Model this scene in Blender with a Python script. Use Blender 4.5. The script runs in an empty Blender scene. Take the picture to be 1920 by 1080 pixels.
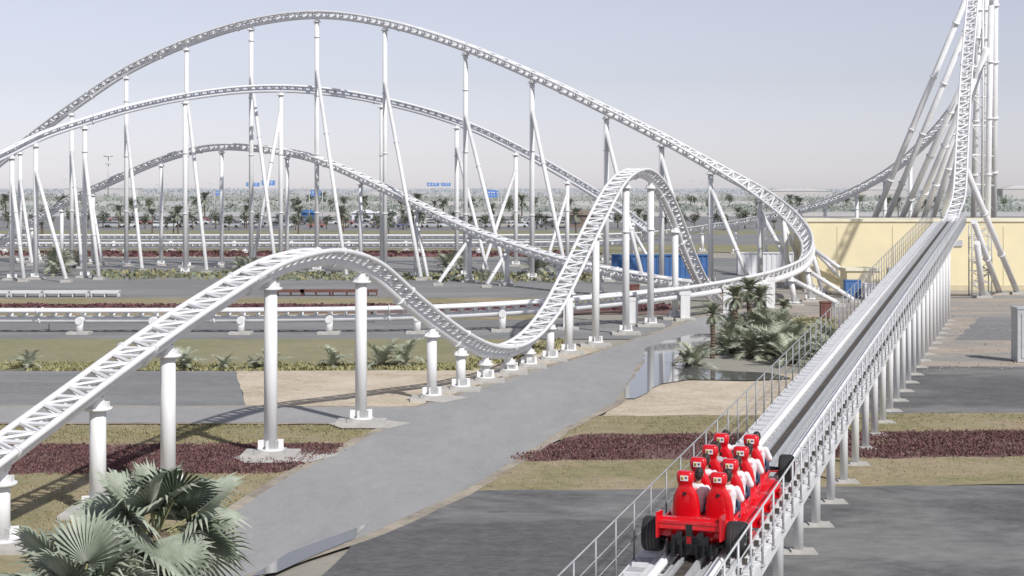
import bpy, math, random
from mathutils import Vector, Matrix
random.seed(7)
S=bpy.context.scene
COL=S.collection
F=3000.0; H=10.0
def P(u,v,r):            # image pixel (column u, row v) at estimated depth r metres -> world metres
    return Vector(((u-960)/F*r, r, H-(v-352)/F*r))
def G(u,v):              # ground point
    r=H*F/(v-352); return Vector(((u-960)/F*r, r, 0))
def GR(u,r): return Vector(((u-960)/F*r, r, 0))

# ---------------------------------------------------------------- materials
def M(name,c1,c2=None,scale=5.0,rough=.6,bump=0.0,c3=None,big=.12,metal=0,stretch=None,detail=5,bigpos=(.4,.62),coat=0,spec=None,mott=0):
    m=bpy.data.materials.new(name); m.use_nodes=True
    nt=m.node_tree; N=nt.nodes; L=nt.links
    b=N['Principled BSDF']; b.inputs['Roughness'].default_value=rough; b.inputs['Metallic'].default_value=metal
    if coat: b.inputs['Coat Weight'].default_value=coat
    if spec is not None: b.inputs['Specular IOR Level'].default_value=spec
    tc=N.new('ShaderNodeTexCoord'); mp=N.new('ShaderNodeMapping'); L.new(tc.outputs['Object'],mp.inputs[0])
    if stretch: mp.inputs['Scale'].default_value=stretch
    n=N.new('ShaderNodeTexNoise'); n.inputs['Scale'].default_value=scale; n.inputs['Detail'].default_value=detail; n.inputs['Roughness'].default_value=.65
    L.new(mp.outputs[0],n.inputs['Vector'])
    if c2 is None: c2=tuple(x*.85 for x in c1)
    r=N.new('ShaderNodeValToRGB'); r.color_ramp.elements[0].position=.36; r.color_ramp.elements[1].position=.64
    r.color_ramp.elements[0].color=(*c1,1); r.color_ramp.elements[1].color=(*c2,1)
    L.new(n.outputs['Fac'],r.inputs[0]); out=r.outputs[0]
    if c3 is not None:
        n2=N.new('ShaderNodeTexNoise'); n2.inputs['Scale'].default_value=big; n2.inputs['Detail'].default_value=8; n2.inputs['Roughness'].default_value=.68; n2.inputs['Distortion'].default_value=.4
        L.new(mp.outputs[0],n2.inputs['Vector'])
        r2=N.new('ShaderNodeValToRGB'); r2.color_ramp.elements[0].position=bigpos[0]; r2.color_ramp.elements[1].position=bigpos[1]
        L.new(n2.outputs['Fac'],r2.inputs[0])
        mx=N.new('ShaderNodeMix'); mx.data_type='RGBA'
        L.new(r2.outputs[0],mx.inputs['Factor']); L.new(out,mx.inputs['A']); mx.inputs['B'].default_value=(*c3,1)
        out=mx.outputs['Result']
    if mott:
        n3=N.new('ShaderNodeTexNoise'); n3.inputs['Scale'].default_value=1.4; n3.inputs['Detail'].default_value=10; n3.inputs['Roughness'].default_value=.82; L.new(mp.outputs[0],n3.inputs['Vector'])
        mr=N.new('ShaderNodeMapRange'); mr.inputs[1].default_value=.3; mr.inputs[2].default_value=.7; mr.inputs[3].default_value=1-mott; mr.inputs[4].default_value=1+mott; L.new(n3.outputs['Fac'],mr.inputs[0])
        vm=N.new('ShaderNodeVectorMath'); vm.operation='SCALE'; L.new(out,vm.inputs[0]); L.new(mr.outputs[0],vm.inputs['Scale']); out=vm.outputs[0]
    L.new(out,b.inputs['Base Color'])
    if bump:
        bp=N.new('ShaderNodeBump'); bp.inputs['Strength'].default_value=bump; bp.inputs['Distance'].default_value=.03
        L.new(n.outputs['Fac'],bp.inputs['Height']); L.new(bp.outputs[0],b.inputs['Normal'])
    return m
white=M('white_paint',(.75,.75,.76),(.69,.69,.70),1.2,.45,c3=(.61,.61,.60),big=.5,bigpos=(.5,.8))
white2=M('white_paint_hazed',(.71,.72,.75),(.66,.67,.70),.6,.55)  # distant white, faded in the colour itself to imitate haze
postw=M('post_paint',(.76,.76,.76),(.69,.69,.69),.9,.5,c3=(.57,.56,.54),big=.7,bigpos=(.52,.85),stretch=(3,3,.5))
galv=M('galvanised_steel',(.52,.53,.54),(.43,.44,.45),4,.5,metal=.15)
railm=M('railing_steel',(.36,.37,.38),(.28,.29,.30),4,.5,metal=.2)
concrete=M('concrete',(.52,.50,.47),(.40,.39,.36),3,.9,.3)
darkm=M('dark_groove',(.05,.045,.04),(.10,.085,.07),6,.7)
sand=M('sand',(.42,.38,.32),(.34,.31,.27),3,.95,.3,c3=(.24,.24,.20),big=.02,bigpos=(.35,.65))
farsand=M('hazed_pale_sand',(.52,.50,.48),(.47,.46,.45),.05,.95,c3=(.43,.44,.45),big=.006)  # pale sand, with distance haze painted into its colour
scrub=M('scrubland',(.26,.28,.24),(.35,.34,.30),.08,.95,c3=(.44,.42,.38),big=.01,bigpos=(.45,.6))  # far ground tones paled to stand in for haze
asph=M('worn_asphalt',(.165,.167,.17),(.23,.232,.232),5,.9,.25,c3=(.28,.278,.27),big=.10,stretch=(.5,1.4,1),bigpos=(.45,.7),mott=.14)
asphd=M('dark_wet_asphalt',(.09,.09,.092),(.135,.135,.135),6,.8,.4,c3=(.20,.197,.19),big=.13,bigpos=(.45,.57),stretch=(.6,1,1),mott=.32)
pathm=M('dusty_path',(.27,.272,.275),(.31,.31,.307),9,.92,.25,c3=(.355,.352,.342),big=.3,bigpos=(.36,.74),stretch=(1,.35,1),mott=.09)
dirt=M('dirt_edge',(.32,.28,.23),(.20,.175,.145),4,.95,.4,c3=(.40,.35,.28),big=.4,mott=.2)
bare=M('bare_ground',(.44,.37,.30),(.33,.28,.23),1.2,.95,.5,c3=(.27,.265,.25),big=.22,bigpos=(.44,.60),stretch=(.4,1.3,1),mott=.2)
gravel=M('tan_gravel',(.60,.51,.38),(.34,.28,.20),7,.95,.9,c3=(.60,.52,.41),big=.3,mott=.12)
lawnm=M('dry_lawn',(.20,.19,.09),(.29,.25,.14),2.2,.95,.5,c3=(.35,.28,.19),big=.22,bigpos=(.42,.66),mott=.2)
lawng=M('green_lawn',(.18,.195,.095),(.25,.24,.135),1.5,.95,.5,c3=(.28,.25,.15),big=.1,mott=.15)
burg=M('burgundy_soil',(.13,.065,.063),(.20,.13,.11),3,.95,.6,c3=(.28,.22,.16),big=.5,bigpos=(.5,.75),mott=.2)
burgl=M('burgundy_leaf',(.15,.060,.070),(.20,.095,.095),4,.8)
burgl2=M('burgundy_leaf_dark',(.10,.045,.05),(.13,.065,.065),4,.8)
tuft=M('grass_blade',(.24,.23,.10),(.34,.30,.17),2,.9)
yelg=M('yellow_green_leaf',(.27,.27,.12),(.34,.32,.17),2,.85)
olive=M('olive_leaf',(.20,.21,.13),(.27,.27,.18),2,.85)
leafd=M('leaf_dark',(.075,.095,.065),(.11,.13,.09),2,.8)  # tree leaf colour paled to suggest haze over the car park
leafl=M('leaf_light',(.13,.16,.10),(.19,.21,.13),2,.8)
hazl=M('hazy_leaf',(.23,.26,.23),(.29,.31,.28),.2,.9)  # distant foliage, haze imitated by a paler leaf colour
hazd=M('hazy_leaf_dark',(.17,.20,.175),(.22,.245,.22),.2,.9)  # darker tone of the same haze-paled foliage
hazf=M('hazier_leaf',(.33,.36,.385),(.38,.41,.435),.2,.9)  # farthest foliage, stronger bluish haze painted into the leaf colour
palml=M('palm_leaf',(.36,.39,.29),(.46,.48,.38),3,.6)
palmd=M('palm_leaf_mid',(.22,.25,.17),(.30,.32,.23),3,.6)  # middle leaf tone, mixed at random with the other palm tones
palmk=M('palm_leaf_dark',(.13,.15,.09),(.19,.20,.12),3,.6)
pfar=M('far_palm_leaf',(.20,.22,.17),(.27,.29,.23),3,.8)  # far palms, greyed leaf colour imitates haze
fanl=M('fan_palm_leaf',(.24,.28,.21),(.36,.39,.31),5,.5)
fand=M('fan_palm_leaf_deep',(.10,.13,.085),(.16,.19,.13),5,.5)
fany=M('fan_palm_stalk',(.30,.30,.14),(.36,.34,.18),5,.6)
bark=M('palm_bark',(.20,.15,.11),(.11,.085,.065),8,.95,.8,stretch=(1,1,3))
yellow=M('yellow_render',(.80,.71,.46),(.77,.68,.44),.6,.85,.1,c3=(.72,.64,.43),big=.15)
yellow2=M('yellow_trim',(.80,.75,.58),None,1,.8)
joint=M('yellow_joint',(.60,.53,.36),None,1,.8)
red=M('red_lacquer',(.70,.006,.014),(.62,.005,.012),2,.25,coat=.5)
redd=M('dark_red',(.34,.004,.008),None,2,.4)  # darker red for the rain light
black=M('black_rubber',(.018,.018,.018),(.03,.03,.03),12,.75)
blackg=M('black_plastic',(.02,.02,.022),None,4,.35)
rimm=M('dark_rim',(.14,.14,.14),None,4,.35,metal=.7)
skin=M('skin',(.42,.25,.17),(.38,.22,.15),6,.55)
hairm=M('dark_hair',(.02,.015,.012),(.035,.025,.02),30,.6,.4)
shirtw=M('white_cotton',(.78,.78,.80),(.70,.70,.72),6,.9,.2)
shirtb=M('dark_cotton',(.05,.06,.10),None,6,.9)
shirtr=M('grey_cotton',(.45,.45,.48),None,6,.9)
jeans=M('denim',(.06,.08,.14),None,20,.9)
blue=M('blue_container_paint',(.07,.17,.40),(.05,.14,.33),1,.6)
signb=M('blue_sign',(.12,.26,.62),None,1,.5)
glass=M('dark_glass',(.10,.105,.11),None,1,.15)
brown=M('brown_roof',(.22,.17,.14),None,1,.8)
yel=M('yellow_enamel',(.8,.6,.03),None,1,.4)
rust=M('red_brown_steel',(.20,.09,.07),(.13,.06,.05),2,.8)
water=bpy.data.materials.new('puddle_water'); water.use_nodes=True
b=water.node_tree.nodes['Principled BSDF']; b.inputs['Base Color'].default_value=(.14,.14,.135,1); b.inputs['Roughness'].default_value=.05; b.inputs['Specular IOR Level'].default_value=1.0
nn=water.node_tree.nodes.new('ShaderNodeTexNoise'); nn.inputs['Scale'].default_value=3
bp=water.node_tree.nodes.new('ShaderNodeBump'); bp.inputs['Strength'].default_value=.03
water.node_tree.links.new(nn.outputs['Fac'],bp.inputs['Height']); water.node_tree.links.new(bp.outputs[0],b.inputs['Normal'])

# ---------------------------------------------------------------- mesh builder
class MB:
    def __init__(s): s.v=[]; s.f=[]; s.m=[]; s.sm=[]
    def face(s,idx,mat=0,sm=False): s.f.append(idx); s.m.append(mat); s.sm.append(sm)
    def poly(s,pts,mat=0):
        b=len(s.v); s.v+= [tuple(p) for p in pts]; s.face(tuple(range(b,b+len(pts))),mat)
    def tube(s,a,b,r,r2=None,n=8,mat=0,cap=True):
        a=Vector(a); b=Vector(b); r2=r if r2 is None else r2
        d=(b-a); 
        if d.length<1e-6: return
        d.normalize(); x=d.orthogonal().normalized(); y=d.cross(x)
        k=len(s.v)
        for p,rr in ((a,r),(b,r2)):
            for i in range(n):
                t=2*math.pi*i/n; s.v.append(tuple(p+(x*math.cos(t)+y*math.sin(t))*rr))
        for i in range(n):
            j=(i+1)%n; s.face((k+i,k+j,k+n+j,k+n+i),mat,n>5)
        if cap: s.face(tuple(range(k+n-1,k-1,-1)),mat); s.face(tuple(range(k+n,k+2*n)),mat)
    def path(s,pts,r,n=8,mat=0,ups=None):
        k=len(s.v); m=len(pts)
        for q,p in enumerate(pts):
            t=(pts[min(q+1,m-1)]-pts[max(q-1,0)]).normalized()
            if ups: y=ups[q]; x=t.cross(y).normalized()
            else:
                x=t.cross(Vector((0,0,1)))
                x=x.normalized() if x.length>1e-4 else Vector((1,0,0)); y=x.cross(t)
            for i in range(n):
                a=2*math.pi*i/n; s.v.append(tuple(p+(x*math.cos(a)+y*math.sin(a))*r))
        for q in range(m-1):
            for i in range(n):
                j=(i+1)%n; s.face((k+q*n+i,k+q*n+j,k+(q+1)*n+j,k+(q+1)*n+i),mat,True)
    def box(s,c,size,X=Vector((1,0,0)),Y=Vector((0,1,0)),mat=0):
        c=Vector(c); Z=X.cross(Y).normalized(); k=len(s.v); hx,hy,hz=[q/2 for q in size]
        for dz in (-1,1):
            for dx,dy in ((-1,-1),(1,-1),(1,1),(-1,1)):
                s.v.append(tuple(c+X*dx*hx+Y*dy*hy+Z*dz*hz))
        for f in ((3,2,1,0),(4,5,6,7),(0,1,5,4),(1,2,6,5),(2,3,7,6),(3,0,4,7)): s.face(tuple(k+i for i in f),mat)
    def loft(s,rings,mat=0,sm=True,cap=True):
        k=len(s.v); n=len(rings[0])
        for r in rings: s.v+=[tuple(p) for p in r]
        for q in range(len(rings)-1):
            for i in range(n):
                j=(i+1)%n; s.face((k+q*n+i,k+q*n+j,k+(q+1)*n+j,k+(q+1)*n+i),mat,sm)
        if cap:
            s.face(tuple(range(k+n-1,k-1,-1)),mat); s.face(tuple(range(k+(len(rings)-1)*n,k+len(rings)*n)),mat)
    def ball(s,c,r,mat=0,n=10,m=7):
        c=Vector(c); r=(r,r,r) if not hasattr(r,'__len__') else r
        rings=[]
        for q in range(m+1):
            a=-math.pi/2+math.pi*(q+.001)/(m+.002); 
            rings.append([c+Vector((math.cos(a)*math.cos(2*math.pi*i/n)*r[0],math.cos(a)*math.sin(2*math.pi*i/n)*r[1],math.sin(a)*r[2])) for i in range(n)])
        s.loft(rings,mat)
    def mesh(s,name,mats):
        me=bpy.data.meshes.new(name); me.from_pydata(s.v,[],s.f)
        for m in mats: me.materials.append(m)
        me.polygons.foreach_set('material_index',s.m); me.polygons.foreach_set('use_smooth',s.sm); me.update(); return me
    def obj(s,name,mats,parent=None,loc=None):
        return mk(name,s.mesh(name,mats if isinstance(mats,(list,tuple)) else [mats]),parent,loc)
def mk(name,me,parent=None,loc=None):
    o=bpy.data.objects.new(name,me); COL.objects.link(o)
    if parent: o.parent=parent
    if loc is not None: o.location=loc
    return o
def empty(name,loc=(0,0,0)):
    o=bpy.data.objects.new(name,None); o.empty_display_size=.3; COL.objects.link(o); o.location=loc; return o
def tag(o,label,cat,group=None):
    o['label']=label; o['category']=cat
    if group: o['group']=group
    return o
def dup(o,loc,scale=None,rotz=None):
    n=o.copy(); COL.objects.link(n); n.location=loc
    if scale is not None: n.scale=(scale,scale,scale)
    if rotz is not None: n.rotation_euler=(0,0,rotz)
    for c in o.children:
        q=c.copy(); COL.objects.link(q); q.parent=n; q.matrix_parent_inverse=c.matrix_parent_inverse.copy()
    return n

# ---------------------------------------------------------------- ground sheets
lvl=[0]
def sheet(name,pts,mat,jag=0.0,kind='structure',fac=1.0):
    lvl[0]+=1; z=.004*lvl[0]
    out=[]
    n=len(pts)
    for i in range(n):
        a,b=pts[i],pts[(i+1)%n]
        if jag:
            k=max(1,min(90,int((b-a).length/(1.2*fac)))); nrm=Vector((-(b-a).y,(b-a).x,0)).normalized()
            for q in range(k):
                p=a.lerp(b,q/k); out.append(p+nrm*(random.uniform(-jag,jag) if q else 0))
        else: out.append(a)
    mb=MB(); mb.poly([Vector((p.x,p.y,z)) for p in out]); o=mb.obj(name,mat); o['kind']=kind
    me=o.data
    if me.polygons[0].normal.z<0: me.flip_normals()
    return out
mb=MB(); mb.poly([(-7000,-60,0),(7000,-60,0),(7000,14000,0),(-7000,14000,0)]); g=mb.obj('ground',sand); g['kind']='structure'
def GP(l): return [G(*p) for p in l]
def band(name,v0,v1,mat,u0=-400,u1=2400,jag=0,fac=1): return sheet(name,GP([(u0,v1),(u1,v1),(u1,v0),(u0,v0)]),mat,jag,fac=fac)
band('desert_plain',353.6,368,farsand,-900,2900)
band('scrub_plain',368,402,scrub)
band('car_park',402,433,asph)
band('lawn',433,439,lawng)
band('service_road',439,459,asph)
band('lawn',459,474,lawng,jag=.5,fac=3)
band('asphalt_yard',484,559,asph,-400,1380)
band('lawn',559,571,lawnm,-400,1150,jag=.4,fac=2)
band('planting_bed',571,590,burg,-400,1280,.4,2)
band('lawn',588,601,lawnm,-400,1000,.3,2)
band('asphalt_yard',601,637,asph,-400,1260)
band('lawn',637,696,lawng,-400,1060,.15)
sheet('asphalt_yard',GP([(-400,766),(462,766),(442,697),(-400,697)]),asph)
sheet('gravel_bed',GP([(462,767),(775,770),(960,700),(1150,660),(1010,640),(880,696),(442,697)]),gravel,.05)
sheet('lawn',GP([(-400,838),(800,838),(800,796),(-400,796)]),lawnm,.2)
sheet('planting_bed',GP([(-400,897),(520,895),(560,872),(620,855),(640,834),(-400,838)]),burg,.3)
sheet('lawn',GP([(-400,1250),(420,1250),(500,1010),(600,885),(-400,897)]),lawnm,.2)
# right hand bands, running under the launch track
sheet('gravel_bed',GP([(1130,790),(1640,785),(1560,700),(1180,715)]),gravel,.1)
sheet('bare_ground',GP([(1540,700),(2400,695),(2400,552),(1330,552),(1330,640),(1560,690)]),bare,.2)
sheet('paved_strip',GP([(1790,640),(2400,640),(2400,596),(1840,596)]),asph,.2)
sheet('asphalt_yard',GP([(1590,785),(2400,775),(2400,690),(1600,690)]),asphd,.1)
sheet('lawn',GP([(1000,830),(2400,808),(2400,772),(1100,784)]),lawnm,.2)
sheet('planting_bed',GP([(930,872),(2400,858),(2400,806),(1090,818)]),burg,.3)
sheet('lawn',GP([(800,930),(2400,907),(2400,857),(930,870)]),lawnm,.2)
sheet('asphalt_yard',GP([(250,1500),(2900,1500),(2900,903),(860,926),(690,990)]),asphd,.1)
Lp=[(-400,797),(-400,765),(780,768),(860,745),(1000,700),(1110,668),(1190,640),(1260,618),(1310,598),(1420,585),(1430,600),(1330,628),(1235,655),(1195,690),(1175,725),(1150,760),(1050,812),(965,868),(880,920),(700,1005),(450,1090),(330,1180),(120,1500),(-250,1500),(200,1180),(335,1080),(440,965),(540,900),(640,850),(730,805),(745,797)]
def widen(l,k): 
    c=[]
    n=len(l); w=[G(*p) for p in l]
    ar=sum(w[i].x*w[(i+1)%n].y-w[(i+1)%n].x*w[i].y for i in range(n))
    sg=1 if ar>0 else -1
    for i in range(n):
        a,b=w[i-1],w[(i+1)%n]; t=(b-a).normalized(); c.append(w[i]+Vector((t.y,-t.x,0))*k*sg)
    return c
sheet('path_verge',widen(Lp,.4),dirt,.12)
sheet('path',[G(*p) for p in Lp],pathm,.05)
sheet('concrete_apron',GP([(435,862),(500,846),(580,848),(640,857),(580,872),(460,874)]),concrete,.12)
sheet('concrete_apron',GP([(615,799),(680,788),(772,798),(730,808),(640,808)]),concrete,.12)
sheet('concrete_apron',GP([(760,752),(820,742),(880,750),(830,760)]),concrete,.1)
pud=[(1172,752),(1178,722),(1200,695),(1212,655),(1255,640),(1300,630),(1345,632),(1330,648),(1280,662),(1262,680),(1320,697),(1440,703),(1485,714),(1400,718),(1290,716),(1240,724),(1215,740),(1190,752)]
sheet('puddle',GP(pud),water,.12)
sheet('puddle',GP([(540,1045),(640,1008),(690,990),(660,1020),(600,1045),(520,1082),(470,1090)]),water,.03)

def inpoly(x,y,poly):
    c=False; n=len(poly)
    for i in range(n):
        a=poly[i]; b=poly[i-1]
        if (a.y>y)!=(b.y>y) and x<(b.x-a.x)*(y-a.y)/(b.y-a.y)+a.x: c=not c
    return c
def cover(name,poly,n,h,mats,excl=None,wid=.05,clump=.2):
    mb=MB(); xs=[p.x for p in poly]; ys=[p.y for p in poly]; k=0; t=0
    while k<n and t<n*8:
        t+=1
        x=random.uniform(min(xs),max(xs)); y=random.uniform(min(ys),max(ys))
        if abs(x/y)>.36 or not inpoly(x,y,poly): continue
        if math.sin(x*.9+1.3*math.sin(y*.7))+math.sin(y*1.1+x*.35)<-.9 and random.random()<.8: continue
        if excl and inpoly(x,y,excl): continue
        for q in range(4):
            px=x+random.gauss(0,clump); py=y+random.gauss(0,clump); a=random.uniform(0,6.28); hh=h*random.uniform(.5,1.3); w=wid*random.uniform(.6,1.6)
            dx,dy=math.cos(a)*w,math.sin(a)*w; lx,ly=random.gauss(0,hh*.4),random.gauss(0,hh*.4)
            mb.poly([(px-dx,py-dy,.05),(px+dx,py+dy,.05),(px+lx+dx*.4,py+ly+dy*.4,.05+hh),(px+lx-dx*.6,py+ly-dy*.6,.05+hh*.9)],random.randrange(len(mats)))
        k+=1
    o=mb.obj(name,mats); o['kind']='stuff'; return o
pathw=[G(*p) for p in Lp]
cover('burgundy_ground_cover',GP([(-80,893),(520,890),(620,855),(640,838),(-80,840)]),7500,.10,[burgl,burgl2,burg],excl=pathw,wid=.035)
cover('burgundy_ground_cover',GP([(950,868),(2000,858),(2000,812),(1100,822)]),7500,.11,[burgl,burgl2,burg],excl=pathw,wid=.035)
cover('burgundy_ground_cover',GP([(-60,583),(1250,583),(1250,573),(-60,573)]),1200,.18,[burgl,burgl2],wid=.15)
cover('burgundy_ground_cover',GP([(60,482),(1100,482),(1100,474),(-60,474)]),900,.35,[burgl,burgl2],wid=.3,clump=1)
cover('grass_tufts',GP([(-80,1010),(430,1010),(600,890),(-80,897)]),1900,.06,[tuft,lawnm],excl=pathw,wid=.02)
cover('grass_tufts',GP([(840,925),(2000,905),(2000,862),(930,872)]),2000,.07,[tuft,lawnm],excl=pathw,wid=.02)
cover('grass_tufts',GP([(-60,836),(760,836),(760,799),(-60,799)]),1700,.07,[tuft,lawnm],excl=pathw,wid=.025)
cover('grass_tufts',GP([(1050,820),(2000,808),(2000,776),(1120,786)]),1700,.07,[tuft,lawnm],excl=pathw,wid=.025)
cover('low_yellow_shrubs',GP([(-60,697),(880,696),(890,686),(-60,684)]),1500,.16,[yelg,tuft,yelg],wid=.06)
cover('low_yellow_shrubs',GP([(880,696),(1060,650),(1050,640),(870,680)]),500,.2,[yelg,tuft],wid=.07)
cover('low_olive_shrubs',GP([(190,524),(1130,530),(1130,515),(190,509)]),480,.32,[olive,tuft,leafl],wid=.2,clump=.9)
cover('low_yellow_shrubs',GP([(1500,640),(1560,640),(1560,605),(1480,605)]),200,.4,[yelg,tuft],wid=.1)
mb=MB()
for i in range(420):     # loose rubble on the bare ground
    p=G(random.uniform(1640,1960),random.uniform(560,700)); s=random.uniform(.02,.07); X=Vector((math.cos(i),math.sin(i),0)); mb.box((p.x,p.y,.12+s*.2),(s*1.6,s,s*.7),X,Vector((-X.y,X.x,0)),random.randrange(2))
o=mb.obj('rubble',[concrete,dirt]); o['kind']='stuff'

# ---------------------------------------------------------------- tracks
def catmull(ctrl,step):
    pts=[Vector((*c[0],c[1])) for c in ctrl]
    pts=[pts[0]*2-pts[1]]+pts+[pts[-1]*2-pts[-2]]
    dense=[]
    for i in range(1,len(pts)-2):
        p0,p1,p2,p3=pts[i-1:i+3]
        t0=0; t1=t0+max((p1-p0).length,.01)**.5; t2=t1+max((p2-p1).length,.01)**.5; t3=t2+max((p3-p2).length,.01)**.5
        K=24
        for q in range(K):
            t=t1+(t2-t1)*q/K
            A1=p0*((t1-t)/(t1-t0))+p1*((t-t0)/(t1-t0)); A2=p1*((t2-t)/(t2-t1))+p2*((t-t1)/(t2-t1)); A3=p2*((t3-t)/(t3-t2))+p3*((t-t2)/(t3-t2))
            B1=A1*((t2-t)/(t2-t0))+A2*((t-t0)/(t2-t0)); B2=A2*((t3-t)/(t3-t1))+A3*((t-t1)/(t3-t1))
            dense.append(B1*((t2-t)/(t2-t1))+B2*((t-t1)/(t2-t1)))
    dense.append(pts[-2])
    for _ in range(18): dense=[dense[0]]+[(dense[i-1]+dense[i]*2+dense[i+1])/4 for i in range(1,len(dense)-1)]+[dense[-1]]
    out=[dense[0]]; acc=0
    for a,b in zip(dense,dense[1:]):
        l=(b.xyz-a.xyz).length
        while l>0 and acc+l>=step:
            f=(step-acc)/l; a=a.lerp(b,f); out.append(a.copy()); l=(b.xyz-a.xyz).length; acc=0
        acc+=l
    return out
def frames(path):
    fr=[]; n=len(path)
    for i in range(n):
        p=path[i].xyz; t=(path[min(i+1,n-1)].xyz-path[max(i-1,0)].xyz).normalized()
        s=t.cross(Vector((0,0,1))).normalized(); u=s.cross(t); b=math.radians(path[i].w)
        u2=u*math.cos(b)+s*math.sin(b); s2=t.cross(u2).normalized(); fr.append((p,t,s2,u2))
    return fr
def track(ctrl,label,step=1.0,g=1.15,rr=.085,rs=.2,dep=.55,tie=.05,mat=white,n=8):
    fr=frames(catmull([(c[0],c[1] if len(c)>1 else 0) for c in ctrl],step))
    E=empty('roller_coaster_track',fr[0][0]); tag(E,label,'roller coaster track'); o0=fr[0][0]
    ups=[f[3] for f in fr]
    for sd in (-1,1):
        mb=MB(); mb.path([f[0]+f[2]*sd*g/2-o0 for f in fr],rr,n,ups=ups)
        for i in range(6,len(fr)-1,12): f=fr[i]; c=f[0]+f[2]*sd*g/2-o0; mb.tube(c-f[1]*.05,c+f[1]*.05,rr*1.5,n=8)
        mb.obj('running_rail',mat,E)
    mb=MB(); mb.path([f[0]-f[3]*dep-o0 for f in fr],rs,n+2,ups=ups)
    for i in range(6,len(fr)-1,12): f=fr[i]; c=f[0]-f[3]*dep-o0; mb.tube(c-f[1]*.07,c+f[1]*.07,rs*1.35,n=12)
    mb.obj('spine',mat,E)
    mb=MB()
    for i,f in enumerate(fr):
        p=f[0]-o0; L=p-f[2]*g/2; R=p+f[2]*g/2; C=p-f[3]*dep
        mb.box(p-f[3]*.03,(g,tie*3.0,tie*1.4),f[2],f[1]); mb.tube(L,C,tie*1.5,n=5,cap=False); mb.tube(R,C,tie*1.5,n=5,cap=False)
        if i+1<len(fr):
            q=fr[i+1]; a,b=(L,q[0]-o0+q[2]*g/2) if i%2 else (R,q[0]-o0-q[2]*g/2)
            mb.tube(a,b,tie*1.3,n=5,cap=False)
    tt=mb.obj('cross_ties',mat,E); tt['kind']='stuff'
    return fr
def image_u(p): return p.x/p.y*F+960  # image pixel column where a world point appears
def find(fr,u,rev=False):
    L=list(reversed(fr)) if rev else fr
    for a,b in zip(L,L[1:]):
        if (image_u(a[0])-u)*(image_u(b[0])-u)<=0: return a
    return min(L,key=lambda f:abs(image_u(f[0])-u))

COLG='white steel columns carrying the coaster track'
def column(base,top,r=.24,brace=None,mat=postw,pad=1.0,label='tall white tubular steel column under coaster track'):
    E=empty('support_column',(base.x,base.y,0)); tag(E,label,'support column',COLG)
    lx,ly=top.x-base.x,top.y-base.y; h=top.z
    mb=MB(); mb.tube((0,0,.35),(lx,ly,h-.35),r,n=14); mb.tube((lx,ly,h-.35),(lx,ly,h-.02),r*1.0,r*.7,n=12,cap=False)
    if h>9:
        for q in range(1,int(h/7)+1):
            z=q*7
            if z<h-1:
                f=(z-.35)/(h-.7); mb.tube((lx*f,ly*f,z-.06),(lx*f,ly*f,z+.06),r*1.3,n=12)
    mb.obj('post',mat,E)
    mb=MB(); mb.tube((lx,ly,h-.42),(lx,ly,h-.34),r*1.75,n=14); mb.box((lx,ly,h-.26),(r*2.6,r*1.2,.18)); mb.obj('head_flange',mat,E)
    mb=MB(); mb.tube((0,0,.26),(0,0,.36),r*2.0,n=14)
    for q in range(6):
        a=q*math.pi/3+.3; d=Vector((math.cos(a),math.sin(a),0)); mb.box(d*r*1.45+Vector((0,0,.5)),(r*.9,.04,.34),d,Vector((-d.y,d.x,0)))
        mb.tube(d*r*1.75+Vector((0,0,.2)),d*r*1.75+Vector((0,0,.42)),.035,n=6)
    mb.obj('base_flange',mat,E)
    s=r*5.4*pad
    mb=MB(); mb.box((0,0,.10),(s*1.5,s*1.2,.20)); mb.box((0,0,.24),(s*.8,s*.8,.10)); mb.obj('footing',concrete,E)
    if brace:
        (fh,dx,dy)=brace; z=h*fh; f=fh
        b0=Vector((lx*f,ly*f,z)); b1=Vector((dx,dy,.3)); mb=MB(); mb.box((dx,dy,.15),(s*.9,s*.9,.30)); mb.obj('footing',concrete,E)
        m2=MB(); m2.tube(b0,b1,r*.8,n=12)
        L=(b1-b0)
        for q in (.33,.66):
            c=b0+L*q; m2.tube(c-L.normalized()*.06,c+L.normalized()*.06,r*1.05,n=12)
        m2.obj('brace',mat,E)
    return E

# near camel-back hills
A=[(P(-160,962,40.5),),(P(0,842,44),),(P(100,768,46.5),),(P(200,694,49),),(P(300,622,52),),(P(400,556,55.5),),(P(500,496,59),),(P(560,476,61.5),),(P(620,470,64.5),),(P(690,492,68),),(P(760,552,71.8),),(P(816,596,75.4),),(P(867,630,78.5),),(P(913,649,82),),(P(957,648,85.5),),(P(997,625,88.8),),(P(1034,580,92),),(P(1065,522,95.5),),(P(1118,412,100.7),),(P(1150,352,105),),(P(1175,325,109),),(P(1205,318,113),),(P(1235,345,117),),(P(1262,400,121),),(P(1285,462,125),),(P(1308,515,129),),(P(1335,556,134),),(P(1375,577,141),)]
frA=track(A,'near white camel-back coaster track with lattice ties between two humps',step=.62,g=1.15,rr=.105,rs=.21,dep=.42,tie=.05)
for u,v in ((18,1029),(182,972),(316,927),(520,855),(685,795),(816,750),(867,735),(913,718),(957,703),(997,690),(1034,680),(1065,665),(1118,650),(1175,627),(1222,608),(1268,600)):
    f=find(frA,u); top=f[0]-f[3]*.45; column(Vector((top.x,top.y,0)),top-Vector((0,0,.12)),.25 if u<800 else .24,label='white tubular steel column on concrete footing under near track')
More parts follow.
